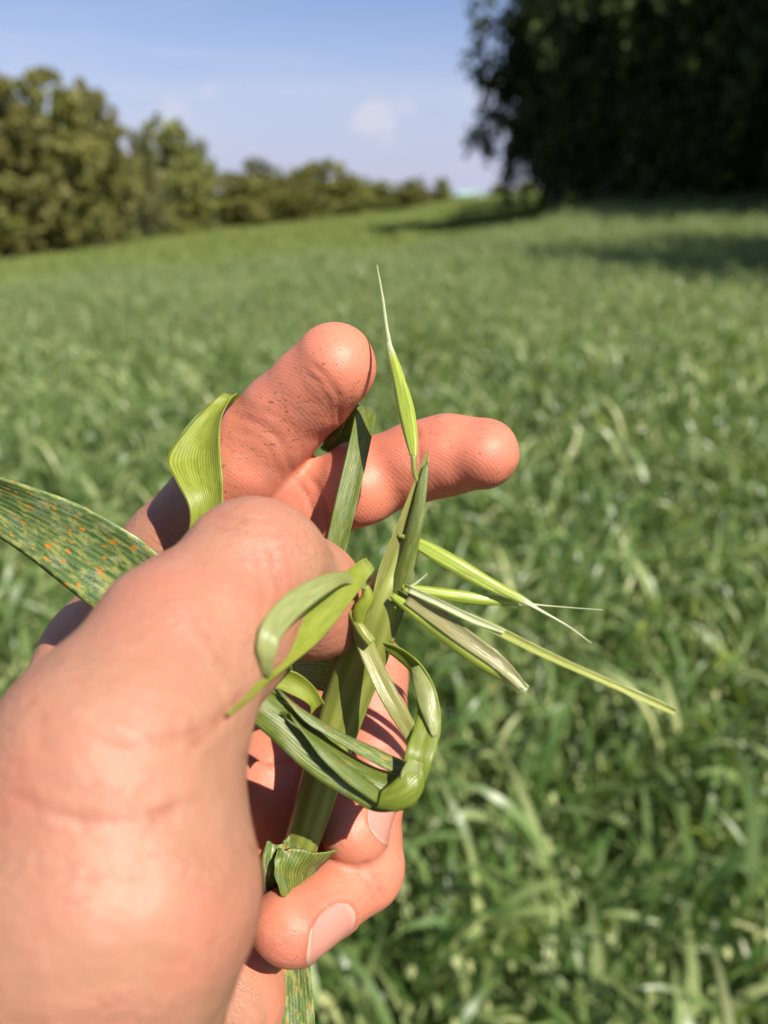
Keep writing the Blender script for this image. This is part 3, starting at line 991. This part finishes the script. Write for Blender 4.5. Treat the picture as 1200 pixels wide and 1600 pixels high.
def build_hand():
    D, lo = hand_field()
    v, f = surface_nets(D, lo)
    v = relax(v, f, 10)
    nrm = vnormals(v, f)
    # which part each vertex belongs to
    names = list(GROUPS)
    dist = np.stack([group_dist(v, n) for n in names], 1)
    owner = dist.argmin(1)
    view = v / np.linalg.norm(v, axis=1)[:, None]
    facing = -(nrm * view).sum(1)
    uvp = np.stack([600 + v[:, 0] / v[:, 2] * FPX, 800 - v[:, 1] / v[:, 2] * FPX], 1)
    crease_and_shadow = np.zeros(len(v)); push = np.zeros(len(v))
    for (part, w, dep, pl) in CREASE_AND_SHADOW_LINES:
        k = names.index(part)
        near = dist[:, k] < 2.5
        pl = np.array(pl, dtype=float)
        d2 = np.full(len(v), 1e9)
        # smooth the row of points
        tt = np.linspace(0, len(pl) - 1, 40)
        sp = np.stack([np.interp(tt, np.arange(len(pl)), pl[:, i]) for i in (0, 1)], 1)
        for _ in range(3): sp[1:-1] = (sp[:-2] + 2 * sp[1:-1] + sp[2:]) / 4
        tpar = np.zeros(len(v))
        for i in range(len(sp) - 1):
            q = seg_dist2(uvp, sp[i], sp[i + 1])
            better = q < d2
            d2[better] = q[better]; tpar[better] = i / (len(sp) - 1)
        fade = np.clip(np.sin(np.pi * (0.06 + 0.88 * tpar)) * 1.8, 0, 1)
        fade = fade * (0.72 + 0.28 * np.sin(tpar * 17 + w))
        g = np.exp(-d2 / (w * w)) * fade * near * (facing > 0.1)
        lip = np.exp(-(np.sqrt(d2) - 2.2 * w) ** 2 / (w * w * 2)) * fade * near * (facing > 0.1)
        push -= dep * 0.8 * g; push += dep * 0.14 * lip
        crease_and_shadow = np.maximum(crease_and_shadow, g * min(1, dep / .4))
    # nail beds
    for nl in NAILS:
        a, ax, d, s = nail_frame(nl)
        k = names.index(nl[0])
        rel = v - a
        t = rel @ ax / (ax @ ax)
        ang = np.degrees(np.arctan2(rel @ s, rel @ d))
        e = ((np.abs(t - (nl[4] + nl[5]) / 2) / ((nl[5] - nl[4]) / 2)) ** 2.3 + (np.abs(ang) / nl[6]) ** 2.3) ** (1 / 2.3)
        ok = dist[:, k] < 2.5
        push += ok * (-0.30 * np.clip((1.02 - e) * 6, 0, 1) + 0.28 * np.exp(-((e - 1.13) / 0.11) ** 2) * (t < nl[5] - .02))
        crease_and_shadow = np.maximum(crease_and_shadow, ok * 0.8 * np.exp(-((e - 1.03) / 0.06) ** 2))
    ph = np.random.default_rng(3)
    for wl_, am in ((26, .22), (13, .12), (7, .05), (4.2, .02)):
        for _ in range(4):
            k = ph.normal(size=3); k *= math.tau / wl_ / np.linalg.norm(k)
            push += am * 0.5 * np.sin(v @ k + ph.uniform(0, 6.28))
    v = v + nrm * push[:, None]
    # redness: fingers and palm pads are redder than the thumb
    red = np.zeros(len(v)); dirt = np.zeros(len(v))
    for n, amt, dr in (('index', .85, 1), ('middle', 1.0, .8), ('ring', .7, .6), ('pinky', .75, .5)):
        w = np.clip(1 - dist[:, names.index(n)] / 6, 0, 1); red = np.maximum(red, amt * w); dirt = np.maximum(dirt, dr * w)
    tipd = np.linalg.norm(v - camv(543, 948, 152), axis=1)
    red = np.maximum(red, np.clip(1.2 - tipd / 18, 0, .8))
    prox = np.clip((v[:, 0] - camv(330, 1000, 170)[0]) / 12, 0, 1) * (v[:, 2] > 150)
    red = np.maximum(red, prox * .6); dirt = np.maximum(dirt, prox * .25)
    wv = to_world(v)
    base = to_world(camv(-60, 1700, 135))
    o = mesh_obj('hand', wv, f, mat_skin(), origin=base, attrs={'red': red, 'crease_and_shadow': crease_and_shadow, 'dirt': dirt})
    tag(o, 'bare left hand with soil-flecked fingers holding up a torn oat plant', 'hand')
    bvh = BVHTree.FromPolygons([tuple(p) for p in v], [tuple(int(i) for i in q) for q in f])
    mn = mat_nail()
    for nl in NAILS:
        a, ax, d, s = nail_frame(nl)
        NA, NT_ = 19, 19
        P, UVs = [], []
        for j in range(NT_):
            for i in range(NA):
                x, y = 2 * i / (NA - 1) - 1, 2 * j / (NT_ - 1) - 1
                # square to rounded outline
                ex, ey = x * math.sqrt(1 - 0.40 * y * y), y * math.sqrt(1 - 0.42 * x * x)
                ang = rad(nl[6]) * ex
                t = (nl[4] + nl[5]) / 2 + (nl[5] - nl[4]) / 2 * ey
                dr = math.cos(ang) * d + math.sin(ang) * s
                c = a + ax * min(t, 1.0)
                if t > 1.0:  # over the rounded tip the nail runs on straight
                    c = a + ax * t
                rr = nl[7] + (nl[8] - nl[7]) * min(1, max(0, t))
                hit = bvh.ray_cast(Vector(c + dr * (rr + 2.2)), Vector(-dr), 6)
                R = c + dr * rr
                if hit[0] is not None: R = np.array(hit[0])
                edge = max(abs(x), abs(y))
                lift = 0.42 * (1 - max(0, (edge - .55) / .45) ** 3) - 0.08
                if y > 0.8: lift = max(lift, 0.12)
                P.append((R, dr, lift, t)); UVs.append(((y + 1) / 2, (x + 1) / 2))
        top = np.array([p[0] + p[1] * p[2] for p in P])
        g = top.reshape(NT_, NA, 3)
        for _ in range(6):
            gs = g.copy()
            gs[1:-1, 1:-1] = (g[:-2, 1:-1] + g[2:, 1:-1] + g[1:-1, :-2] + g[1:-1, 2:]) / 4
            g = gs
        top = g.reshape(-1, 3)
        bot = top - np.array([p[1] for p in P]) * 0.45
        n = NA * NT_
        F = []
        for j in range(NT_ - 1):
            for i in range(NA - 1):
                q = j * NA + i
                F.append((q, q + 1, q + NA + 1, q + NA)); F.append((n + q, n + q + NA, n + q + NA + 1, n + q + 1))
        ring = [i for i in range(NA)] + [j * NA + NA - 1 for j in range(1, NT_)] + [(NT_ - 1) * NA + i for i in range(NA - 2, -1, -1)] + [j * NA for j in range(NT_ - 2, 0, -1)]
        for p, q in zip(ring, ring[1:] + ring[:1]): F.append((q, p, n + p, n + q))
        mesh_obj('fingernail', to_world(np.concatenate([top, bot])), F, mn, o, uv=UVs * 2)
    return o
HAND = build_hand()


# ------------------------------------------------------------------ the torn oat plant
def mat_plant(name, c_dark, c_light, veins=22, trans=0.35, rough=0.38, rust=0.0, tipc=None, pale=0.0):
    t = NT(name)
    uv = t.n('ShaderNodeUVMap').outputs[0]
    sx = t.n('ShaderNodeSeparateXYZ'); t.link(uv, sx.inputs[0])
    u, v = sx.outputs[0], sx.outputs[1]
    wob = t.noise(t.mapping(uv, (2, 0.3, 1)), 3, 2).outputs[0]
    ph = t.math('ADD', t.math('MULTIPLY', u, veins * math.tau), t.math('MULTIPLY', wob, 2.2))
    wave = t.math('ADD', t.math('MULTIPLY', t.math('SINE', ph), 0.5), 0.5)
    streak = t.noise(t.mapping(uv, (veins * 0.9, 0.5, 1)), 2.0, 4, 0.6).outputs[0]
    blot = t.noise(t.mapping(uv, (3, 1.2, 1)), 2.5, 4, 0.6).outputs[0]
    f = t.math('ADD', t.math('MULTIPLY', wave, 0.30), t.math('MULTIPLY', streak, 0.70))
    c = t.mix(t.ramp(f, 0.15, 0.85), c_dark, c_light)
    c = t.mix(t.math('MULTIPLY', t.ramp(blot, 0.4, 0.75), 0.45), c, tuple(x * 0.62 for x in c_dark))
    if rust > 0:
        sp = t.noise(t.mapping(uv, (3.8, 1.15, 1)), 2.6, 5, 0.7).outputs[0]
        c = t.mix(t.math('MULTIPLY', t.ramp(sp, 0.46, 0.62), 0.75 * rust), c, (0.40, 0.42, 0.12))
        sp2 = t.noise(t.mapping(uv, (4.2, 1.6, 1), loc=(3, 1, 0)), 2.6, 3, 0.6).outputs[0]
        c = t.mix(t.math('MULTIPLY', t.ramp(sp2, 0.60, 0.65), rust), c, (0.62, 0.24, 0.025))
        wx = t.noise(t.mapping(uv, (50, 22, 1)), 2.0, 2, 0.6).outputs[0]
        patch = t.ramp(t.noise(t.mapping(uv, (2, 1, 1), loc=(7, 2, 0)), 2.4, 1).outputs[0], 0.52, 0.66)
        c = t.mix(t.math('MULTIPLY', t.math('MULTIPLY', t.ramp(wx, 0.52, 0.62), patch), 0.7), c, (0.42, 0.46, 0.42))
    if tipc is not None:
        c = t.mix(t.ramp(v, tipc[0], tipc[1]), c, tipc[2])
    b = t.n('ShaderNodeBsdfPrincipled', Roughness=rough)
    b.inputs['Specular IOR Level'].default_value = 0.5
    t.link(c, b.inputs['Base Color'])
    nb = t.bump(wave, 0.35, 0.00010)
    nb = t.bump(streak, 0.3, 0.00025, nb)
    t.link(nb, b.inputs['Normal'])
    tr = t.n('ShaderNodeBsdfTranslucent')
    t.link(t.mix(1.0, c, (1.25, 1.30, 0.60), 'MULTIPLY'), tr.inputs['Color'])
    mx = t.n('ShaderNodeMixShader'); mx.inputs[0].default_value = trans
    t.link(b.outputs[0], mx.inputs[1]); t.link(tr.outputs[0], mx.inputs[2])
    t.link(mx.outputs[0], t.out.inputs[0])
    return t.m


def catmull(P, n):
    P = np.asarray(P, dtype=float)
    Q = np.vstack([2 * P[0] - P[1], P, 2 * P[-1] - P[-2]])
    out = []
    for i in range(1, len(Q) - 2):
        for k in range(n):
            t = k / n
            a, b, c, d = Q[i - 1], Q[i], Q[i + 1], Q[i + 2]
            out.append(0.5 * (2 * b + (c - a) * t + (2 * a - 5 * b + 4 * c - d) * t * t + (3 * b - a - 3 * c + d) * t ** 3))
    out.append(P[-1])
    return np.array(out)


def ribbon(name, secs, m, parent, bulge=0.8, thick=0.22, across=10, n=9, fold=0.0, ragged=0.0, seed=0, label=None):
    """leaf between two edge lines; each section is (x, y, depth) of one edge then of the other, in the photograph's pixels and mm"""
    rng = np.random.default_rng(seed + 17)
    E = np.array([np.concatenate([camv(*s[:3]), camv(*s[3:6])]) for s in secs])
    E = catmull(E, n)
    A, B = E[:, :3], E[:, 3:]
    L = len(E)
    along = np.gradient((A + B) / 2, axis=0)
    nr = np.cross(B - A, along)
    ln = np.linalg.norm(nr, axis=1)[:, None]
    nr = nr / np.where(ln < 1e-9, 1, ln)
    wid = np.linalg.norm(B - A, axis=1)
    s = np.linspace(0, 1, across + 1)
    prof = bulge * (1 - (2 * s - 1) ** 2) + fold * (1 - np.abs(2 * s - 1))
    wmean = max(wid.max(), 1e-6)
    G = A[:, None] + (B - A)[:, None] * s[None, :, None] + nr[:, None] * (prof[None, :] * (wid / wmean)[:, None])[..., None]
    # small irregular waves so the sheet is not a perfect sweep
    ph = rng.uniform(0, 6.28, 3)
    tt = np.linspace(0, 1, L)
    wv = 0.055 * wmean * 0.25 * (np.sin(tt[:, None] * 9 + ph[0] + s[None] * 4) + 0.6 * np.sin(tt[:, None] * 21 + ph[1] - s[None] * 6))
    G = G + nr[:, None] * wv[..., None] * (0.3 + np.abs(2 * s - 1))[None, :, None]
    if ragged > 0:
        r = rng.normal(0, ragged, across + 1)
        dirv = (G[-1] - G[-2]); dirv /= np.linalg.norm(dirv, axis=1)[:, None]
        G[-1] += dirv * r[:, None]
    cum = np.concatenate([[0], np.cumsum(np.linalg.norm(np.diff((A + B) / 2, axis=0), axis=1))])
    V = np.concatenate([(G + nr[:, None] * thick / 2).reshape(-1, 3), (G - nr[:, None] * thick / 2).reshape(-1, 3)])
    K = across + 1
    N = L * K
    uv = np.stack(np.broadcast_arrays(s[None, :], (cum / 12.0)[:, None]), -1).reshape(-1, 2)
    F = []
    for j in range(L - 1):
        for i in range(across):
            q = j * K + i
            F.append((q, q + 1, q + K + 1, q + K)); F.append((N + q, N + q + K, N + q + K + 1, N + q + 1))
    ring = list(range(K)) + [j * K + K - 1 for j in range(1, L)] + [(L - 1) * K + i for i in range(K - 2, -1, -1)] + [j * K for j in range(L - 2, 0, -1)]
    for p, q in zip(ring, ring[1:] + ring[:1]): F.append((q, p, N + p, N + q))
    o = mesh_obj(name, to_world(V), F, m, parent, uv=np.concatenate([uv, uv]))
    if label: o['label'] = label
    return o


def stalk(name, pts, m, parent, sides=14, n=8, flat=1.0, groove=0.0, label=None, lumps=0.0, seed=0, org=None):
    """tapered round part: points are column, row, depth mm, radius mm"""
    P = np.array([np.append(camv(*p[:3]), p[3]) for p in pts])
    P = catmull(P, n)
    C, R = P[:, :3], np.maximum(P[:, 3], 0.02)
    rng = np.random.default_rng(seed)
    V, uv = [], []
    cum = np.concatenate([[0], np.cumsum(np.linalg.norm(np.diff(C, axis=0), axis=1))]); tot = cum[-1]
    T = np.gradient(C, axis=0); T /= np.linalg.norm(T, axis=1)[:, None]
    for i in range(len(C)):
        toc = -C[i] / np.linalg.norm(C[i])
        u = np.cross(T[i], toc); u /= np.linalg.norm(u); w = np.cross(u, T[i])
        for k in range(sides):
            a = math.tau * k / sides
            g = 1 + groove * math.cos(a * 7 + 0.4) + lumps * math.sin(cum[i] * 1.3 + a * 2)
            V.append(C[i] + R[i] * g * (math.cos(a) * u + flat * math.sin(a) * w)); uv.append((k / sides, cum[i] / tot))
    F = []
    n_ = len(C)
    for i in range(n_ - 1):
        for k in range(sides):
            k2 = (k + 1) % sides
            F.append((i * sides + k, i * sides + k2, (i + 1) * sides + k2, (i + 1) * sides + k))
    F.append(tuple(range(sides))[::-1]); F.append(tuple((n_ - 1) * sides + k for k in range(sides)))
    o = mesh_obj(name, to_world(np.array(V)), F, m, parent, uv=uv)
    if label: o['label'] = label
    return o


def build_plant():
    m_stem = mat_plant('oat_stem', (0.150, 0.185, 0.028), (0.300, 0.320, 0.075), 9, 0.12, 0.36)
    m_leaf = mat_plant('oat_leaf', (0.070, 0.125, 0.018), (0.255, 0.315, 0.055), 15, 0.42, 0.40, rust=0.25)
    m_rust = mat_plant('rusty_leaf', (0.058, 0.122, 0.034), (0.190, 0.265, 0.085), 13, 0.30, 0.34, rust=1.0)
    m_young = mat_plant('young_leaf', (0.24, 0.31, 0.025), (0.44, 0.48, 0.08), 18, 0.48, 0.40)
    m_loop = mat_plant('loop_leaf', (0.15, 0.23, 0.022), (0.38, 0.43, 0.075), 12, 0.48, 0.30)
    m_pale = mat_plant('pale_sheath', (0.30, 0.36, 0.10), (0.50, 0.52, 0.24), 9, 0.48, 0.25)
    m_sheath = mat_plant('inner_sheath', (0.24, 0.26, 0.06), (0.42, 0.40, 0.14), 8, 0.40, 0.28)
    m_grain = mat_plant('spikelet', (0.29, 0.39, 0.035), (0.53, 0.60, 0.13), 7, 0.40, 0.28, tipc=(0.80, 1.0, (0.55, 0.62, 0.42)))
    m_awn = mat_plant('awn', (0.45, 0.50, 0.28), (0.60, 0.62, 0.42), 3, 0.35, 0.4)
    m_glume = mat_plant('pale_glume', (0.36, 0.41, 0.075), (0.56, 0.58, 0.20), 6, 0.42, 0.36)
    m_brown = mat_plant('dry_glume', (0.29, 0.27, 0.10), (0.46, 0.44, 0.22), 7, 0.50, 0.25)
    base = to_world(camv(455, 1590, 150))
    root = empty('oat_plant', base)
    bpy.context.view_layer.update()
    tag(root, 'torn oat plant with curled leaves and split panicle held in the hand', 'plant')
    # main stem wrapped in its sheath
    stalk('stem', [(462, 1345, 153, 3.3), (487, 1270, 150, 3.7), (512, 1185, 148, 4.0), (540, 1095, 146, 4.5), (572, 1010, 142, 4.7), (598, 940, 138, 3.9), (616, 890, 137.6, 2.4), (640, 815, 137.6, 1.0), (655, 760, 137.4, .5)],
          m_stem, root, 20, 8, 0.8, 0.018)
    ribbon('sheath', [(556, 1010, 137, 612, 1010, 138), (578, 945, 134, 640, 930, 136), (592, 890, 134, 648, 868, 135), (622, 815, 135, 656, 800, 135), (650, 745, 136, 668, 735, 136), (668, 703, 137, 669, 703, 137)],
           m_sheath, root, 1.0, 0.3, fold=1.8, seed=1)
    ribbon('sheath', [(602, 945, 136.5, 634, 940, 134), (622, 880, 135.5, 652, 862, 133.5), (642, 800, 135, 664, 790, 134), (660, 730, 136, 670, 722, 136)],
           m_leaf, root, -.6, 0.25, seed=2)
    # collar below, torn open above the little finger
    ribbon('leaf', [(432, 1700, 158, 494, 1700, 158), (424, 1600, 160, 492, 1600, 160), (420, 1500, 160, 484, 1500, 160), (416, 1410, 150, 476, 1410, 152), (409, 1350, 146, 470, 1338, 147), (416, 1316, 146, 466, 1314, 150)],
           m_rust, root, 0.8, 0.25, ragged=0.5, seed=3, label='rust-spotted leaf hanging below the little finger')
    ribbon('leaf', [(476, 1425, 152, 440, 1400, 143), (490, 1372, 152, 428, 1352, 143.5), (526, 1328, 149, 436, 1324, 146)], m_leaf, root, 0.8, 0.25, ragged=0.4, seed=4)
    ribbon('sheath', [(430, 1345, 150, 476, 1345, 151), (440, 1322, 149, 480, 1322, 150), (456, 1300, 150, 470, 1300, 150)], m_pale, root, 0.6, 0.2, ragged=0.5, seed=5)
    # broad rusty leaf on the left
    ribbon('leaf', [(-190, 705, 146, -200, 770, 152), (-90, 722, 145, -100, 782, 152), (0, 746, 144, 2, 838, 150), (120, 788, 145, 92, 910, 149), (205, 832, 146, 144, 950, 149), (243, 862, 147, 190, 985, 150), (330, 930, 150, 270, 1030, 152)],
           m_rust, root, 1.6, 0.28, across=14, seed=6, label='broad dark leaf blade with orange rust spots')
    # folded leaf over the index finger
    ribbon('leaf', [(290, 860, 150, 352, 840, 150), (297, 800, 149, 348, 776, 149), (276, 752, 150, 347, 745, 149), (262, 716, 153, 344, 692, 152), (292, 668, 157, 346, 655, 156), (326, 634, 161, 362, 622, 160), (352, 614, 166, 371, 615, 166), (352, 640, 190, 360, 645, 190)],
           m_young, root, 2.4, 0.25, across=14, seed=7, label='yellow-green folded leaf glowing in the sun')
    ribbon('leaf', [(262, 716, 153.6, 276, 752, 151), (290, 668, 158.5, 300, 690, 157), (325, 633, 162, 332, 650, 161.5), (356, 613, 166, 360, 628, 166)], m_leaf, root, 0.6, 0.2, seed=8)
    # narrow strip between index and middle finger
    ribbon('leaf', [(500, 905, 150, 532, 905, 150), (509, 855, 150, 541, 858, 150), (527, 770, 151.5, 561, 775, 151.5), (546, 690, 155, 578, 697, 155), (556, 640, 160, 587, 648, 160), (552, 630, 168, 580, 632, 168), (530, 660, 176, 560, 668, 176), (500, 700, 184, 535, 705, 184)],
           m_leaf, root, 0.9, 0.22, seed=9)
    ribbon('leaf', [(556, 634, 164.5, 546, 642, 166), (540, 650, 167, 534, 672, 168), (520, 668, 170, 522, 694, 171), (505, 690, 172, 508, 700, 173)], m_leaf, root, 0.5, 0.2, seed=10)
    # curled young leaf nearest the camera
    ribbon('leaf', [(568, 905, 134, 577, 925, 133), (535, 893, 126, 545, 912, 126), (500, 900, 119, 520, 922, 119), (450, 926, 112.5, 480, 952, 113), (412, 968, 107.5, 444, 990, 108), (401, 1008, 106, 432, 1020, 106.5), (405, 1034, 106.5, 426, 1042, 107), (411, 1052, 107.5, 426, 1056, 108)],
           m_pale, root, 0.35, 0.14, seed=11)
    ribbon('leaf', [(356, 1112, 98, 359, 1118, 98), (385, 1086, 103, 392, 1092, 103), (412, 1048, 109, 424, 1062, 109), (420, 1008, 113, 452, 1040, 113), (470, 955, 119, 500, 1000, 119), (520, 912, 124, 540, 950, 124), (560, 878, 129, 574, 905, 129), (572, 872, 130, 587, 886, 130)],
           m_young, root, 1.0, 0.2, ragged=0.2, seed=12, label='pale yellow-green leaf curled in front of the thumb')
    # broad dark leaf crossing the stem below
    ribbon('leaf', [(380, 1050, 131, 362, 1105, 130), (404, 1066, 131, 374, 1112, 129), (455, 1105, 132, 420, 1150, 128), (520, 1160, 132, 480, 1205, 127), (590, 1200, 133, 545, 1248, 127), (640, 1208, 134, 590, 1268, 128), (668, 1205, 136, 640, 1262, 129)],
           m_leaf, root, -2.2, 0.28, across=14, seed=13, label='broad dark green leaf looped across the stem')
    ribbon('leaf', [(440, 1085, 129, 410, 1072, 131), (480, 1130, 128, 455, 1100, 131), (540, 1165, 128.5, 530, 1145, 132), (600, 1200, 130, 595, 1172, 133), (640, 1215, 132, 636, 1192, 134)],
           m_rust, root, 0.8, 0.25, seed=14)
    ribbon('leaf', [(455, 1120, 126, 438, 1112, 128), (500, 1180, 125, 486, 1150, 128), (545, 1225, 125, 545, 1195, 128), (590, 1256, 126, 592, 1232, 128)], m_leaf, root, 0.6, 0.22, seed=15)
    # loop rising on the right back to the stem
    ribbon('leaf', [(655, 1245, 127.5, 625, 1225, 128), (672, 1200, 127, 632, 1180, 128), (684, 1160, 129, 645, 1140, 130.5), (689, 1125, 131, 652, 1105, 133), (680, 1075, 133, 645, 1065, 136), (655, 1035, 135, 636, 1043, 138), (620, 1010, 137, 600, 1014, 139), (575, 998, 138, 572, 1006, 139)],
           m_loop, root, 0.5, 0.22, fold=-0.8, seed=16)
    ribbon('leaf', [(588, 1262, 126.4, 596, 1236, 126), (620, 1268, 125.8, 622, 1214, 126), (648, 1256, 126, 640, 1196, 127), (664, 1228, 127, 652, 1186, 128)], m_loop, root, 0.9, 0.2, fold=0.6, seed=27)
    ribbon('leaf', [(625, 1232, 125.6, 640, 1236, 125.8), (628, 1205, 125.4, 656, 1218, 125.6), (640, 1185, 126, 660, 1192, 126.4)], m_pale, root, 0.8, 0.15, seed=28)
    ribbon('leaf', [(684, 1150, 129.2, 676, 1152, 129.2), (684, 1115, 130.6, 655, 1105, 131.5), (676, 1075, 132, 646, 1068, 133.5), (655, 1040, 134, 642, 1044, 135)], m_pale, root, 0.4, 0.12, seed=26)
    ribbon('leaf', [(556, 962, 136.6, 562, 964, 136.6), (550, 985, 135.6, 582, 998, 135.6), (560, 1015, 134, 596, 1030, 134), (585, 1075, 132, 618, 1075, 132), (610, 1120, 131, 642, 1118, 131), (636, 1160, 131, 652, 1150, 131), (642, 1200, 130, 668, 1205, 130), (625, 1240, 128, 655, 1238, 128)],
           m_sheath, root, 0.4, 0.2, fold=-0.7, seed=17)
    # small bright leaf and translucent leaf behind
    ribbon('leaf', [(428, 1046, 133, 422, 1072, 133), (462, 1050, 134, 448, 1082, 134), (490, 1072, 135, 482, 1100, 135), (508, 1100, 136, 486, 1118, 136)], m_young, root, 1.0, 0.22, seed=18)
    ribbon('leaf', [(455, 1025, 150, 460, 1060, 150), (490, 1015, 151, 494, 1075, 151), (540, 1020, 152, 520, 1090, 152), (560, 1030, 153, 530, 1105, 153)], m_pale, root, 0.8, 0.2, seed=19)
    # tendril where the panicle leaves the sheath
    stalk('stem', [(560, 985, 134, .9), (563, 955, 133, 1.3), (574, 935, 132.5, 1.2), (572, 915, 132, .5)], m_young, root, 8, 6, label='short green branch stub at the panicle')
    stalk('stem', [(548, 955, 134, .7), (565, 985, 133, 1.0), (580, 1004, 133, 1.1)], m_stem, root, 8, 6)
    # spikelets
    def spikelet(body, glume, awn, label, mat=m_grain, flat=0.75, pedicel=None):
        s = stalk('spikelet', body, mat, root, 14, 8, flat, 0.02, label)
        s['_org'] = tuple(base)
        if glume: stalk('glume', glume, mat, s, 12, 8, 0.6, 0.02)
        if awn: stalk('awn', awn, m_awn, s, 6, 8)
        if pedicel: stalk('pedicel', pedicel, m_stem, s, 8, 6)
    spikelet([(645, 712, 137, .5), (641, 680, 139, 1.15), (633, 640, 141.5, 1.35), (624, 595, 144, 1.2), (614, 560, 146.5, .85), (607, 535, 148, .42)],
             [(648, 715, 136.6, .4), (646, 680, 138.4, .8), (640, 640, 140.6, .9), (630, 600, 143, .65), (620, 570, 145.3, .15)],
             [(611, 550, 147, .52), (604, 510, 150, .36), (598, 465, 153, .26), (589, 414, 156, .11)],
             'upright spikelet with a long pale awn', pedicel=[(655, 760, 136.5, .5), (648, 738, 136, .45), (646, 712, 136, .55)])
    spikelet([(640, 843, 135, .6), (665, 855, 134.6, 1.1), (712, 882, 134, 1.35), (765, 912, 133.6, 1.05), (810, 935, 133.4, .8), (838, 950, 133.2, .35)],
             [(645, 850, 134.4, .5), (690, 876, 133.8, .9), (750, 910, 133.4, .8), (800, 936, 133.2, .2)],
             [(815, 938, 133.3, .5), (850, 957, 133, .25), (890, 980, 132.6, .15), (924, 1005, 132, .07)],
             'plump yellow-green spikelet uppermost on the right', pedicel=[(622, 836, 135.6, .3), (634, 840, 135.4, .5), (645, 846, 135, .6)])
    spikelet([(628, 917, 134, .5), (680, 926, 134.5, .95), (735, 934, 135, 1.05), (790, 940, 135.5, .8), (825, 944, 135.8, .3)], None,
             [(800, 941, 135.6, .35), (850, 946, 136, .14), (900, 950, 136.5, .08), (942, 953, 137, .06)],
             'slim spikelet with a hair-thin awn')
    spikelet([(612, 930, 133, .5), (650, 958, 132, 1.1), (700, 994, 131, 1.4), (750, 1030, 130, 1.35), (795, 1058, 129.4, 1.1), (822, 1078, 129, .8)],
             None, None, 'blunt split spikelet with a dry transparent tip', mat=m_grain)
    ribbon('glume', [(640, 928, 132, 632, 942, 131.4), (690, 952, 131, 676, 975, 130), (740, 990, 129.8, 726, 1012, 129), (790, 1030, 129, 776, 1046, 128.2), (824, 1072, 128.4, 812, 1078, 128)], m_brown, root, 0.7, 0.15, ragged=.3, seed=20)
    ribbon('glume', [(632, 912, 132, 630, 922, 132), (690, 940, 130.5, 684, 950, 130), (770, 974, 128.5, 764, 986, 128), (850, 1014, 126.5, 845, 1026, 126), (940, 1056, 124.5, 937, 1066, 124), (1020, 1090, 123, 1016, 1102, 122.6), (1058, 1110, 122, 1054, 1117, 122)],
           m_glume, root, 0.7, 0.2, seed=21, label='long narrow pale glume pointing right')
    ribbon('glume', [(640, 915, 131.8, 636, 925, 131.6), (690, 938, 130, 686, 948, 129.8), (740, 962, 128.8, 735, 972, 128.6), (790, 985, 127.6, 787, 990, 127.4)], m_awn, root, 0.5, 0.15, seed=22)
    stalk('awn', [(636, 920, 134, .35), (652, 910, 134, .22), (668, 896, 134, .06)], m_awn, root, 6, 6)
build_plant()
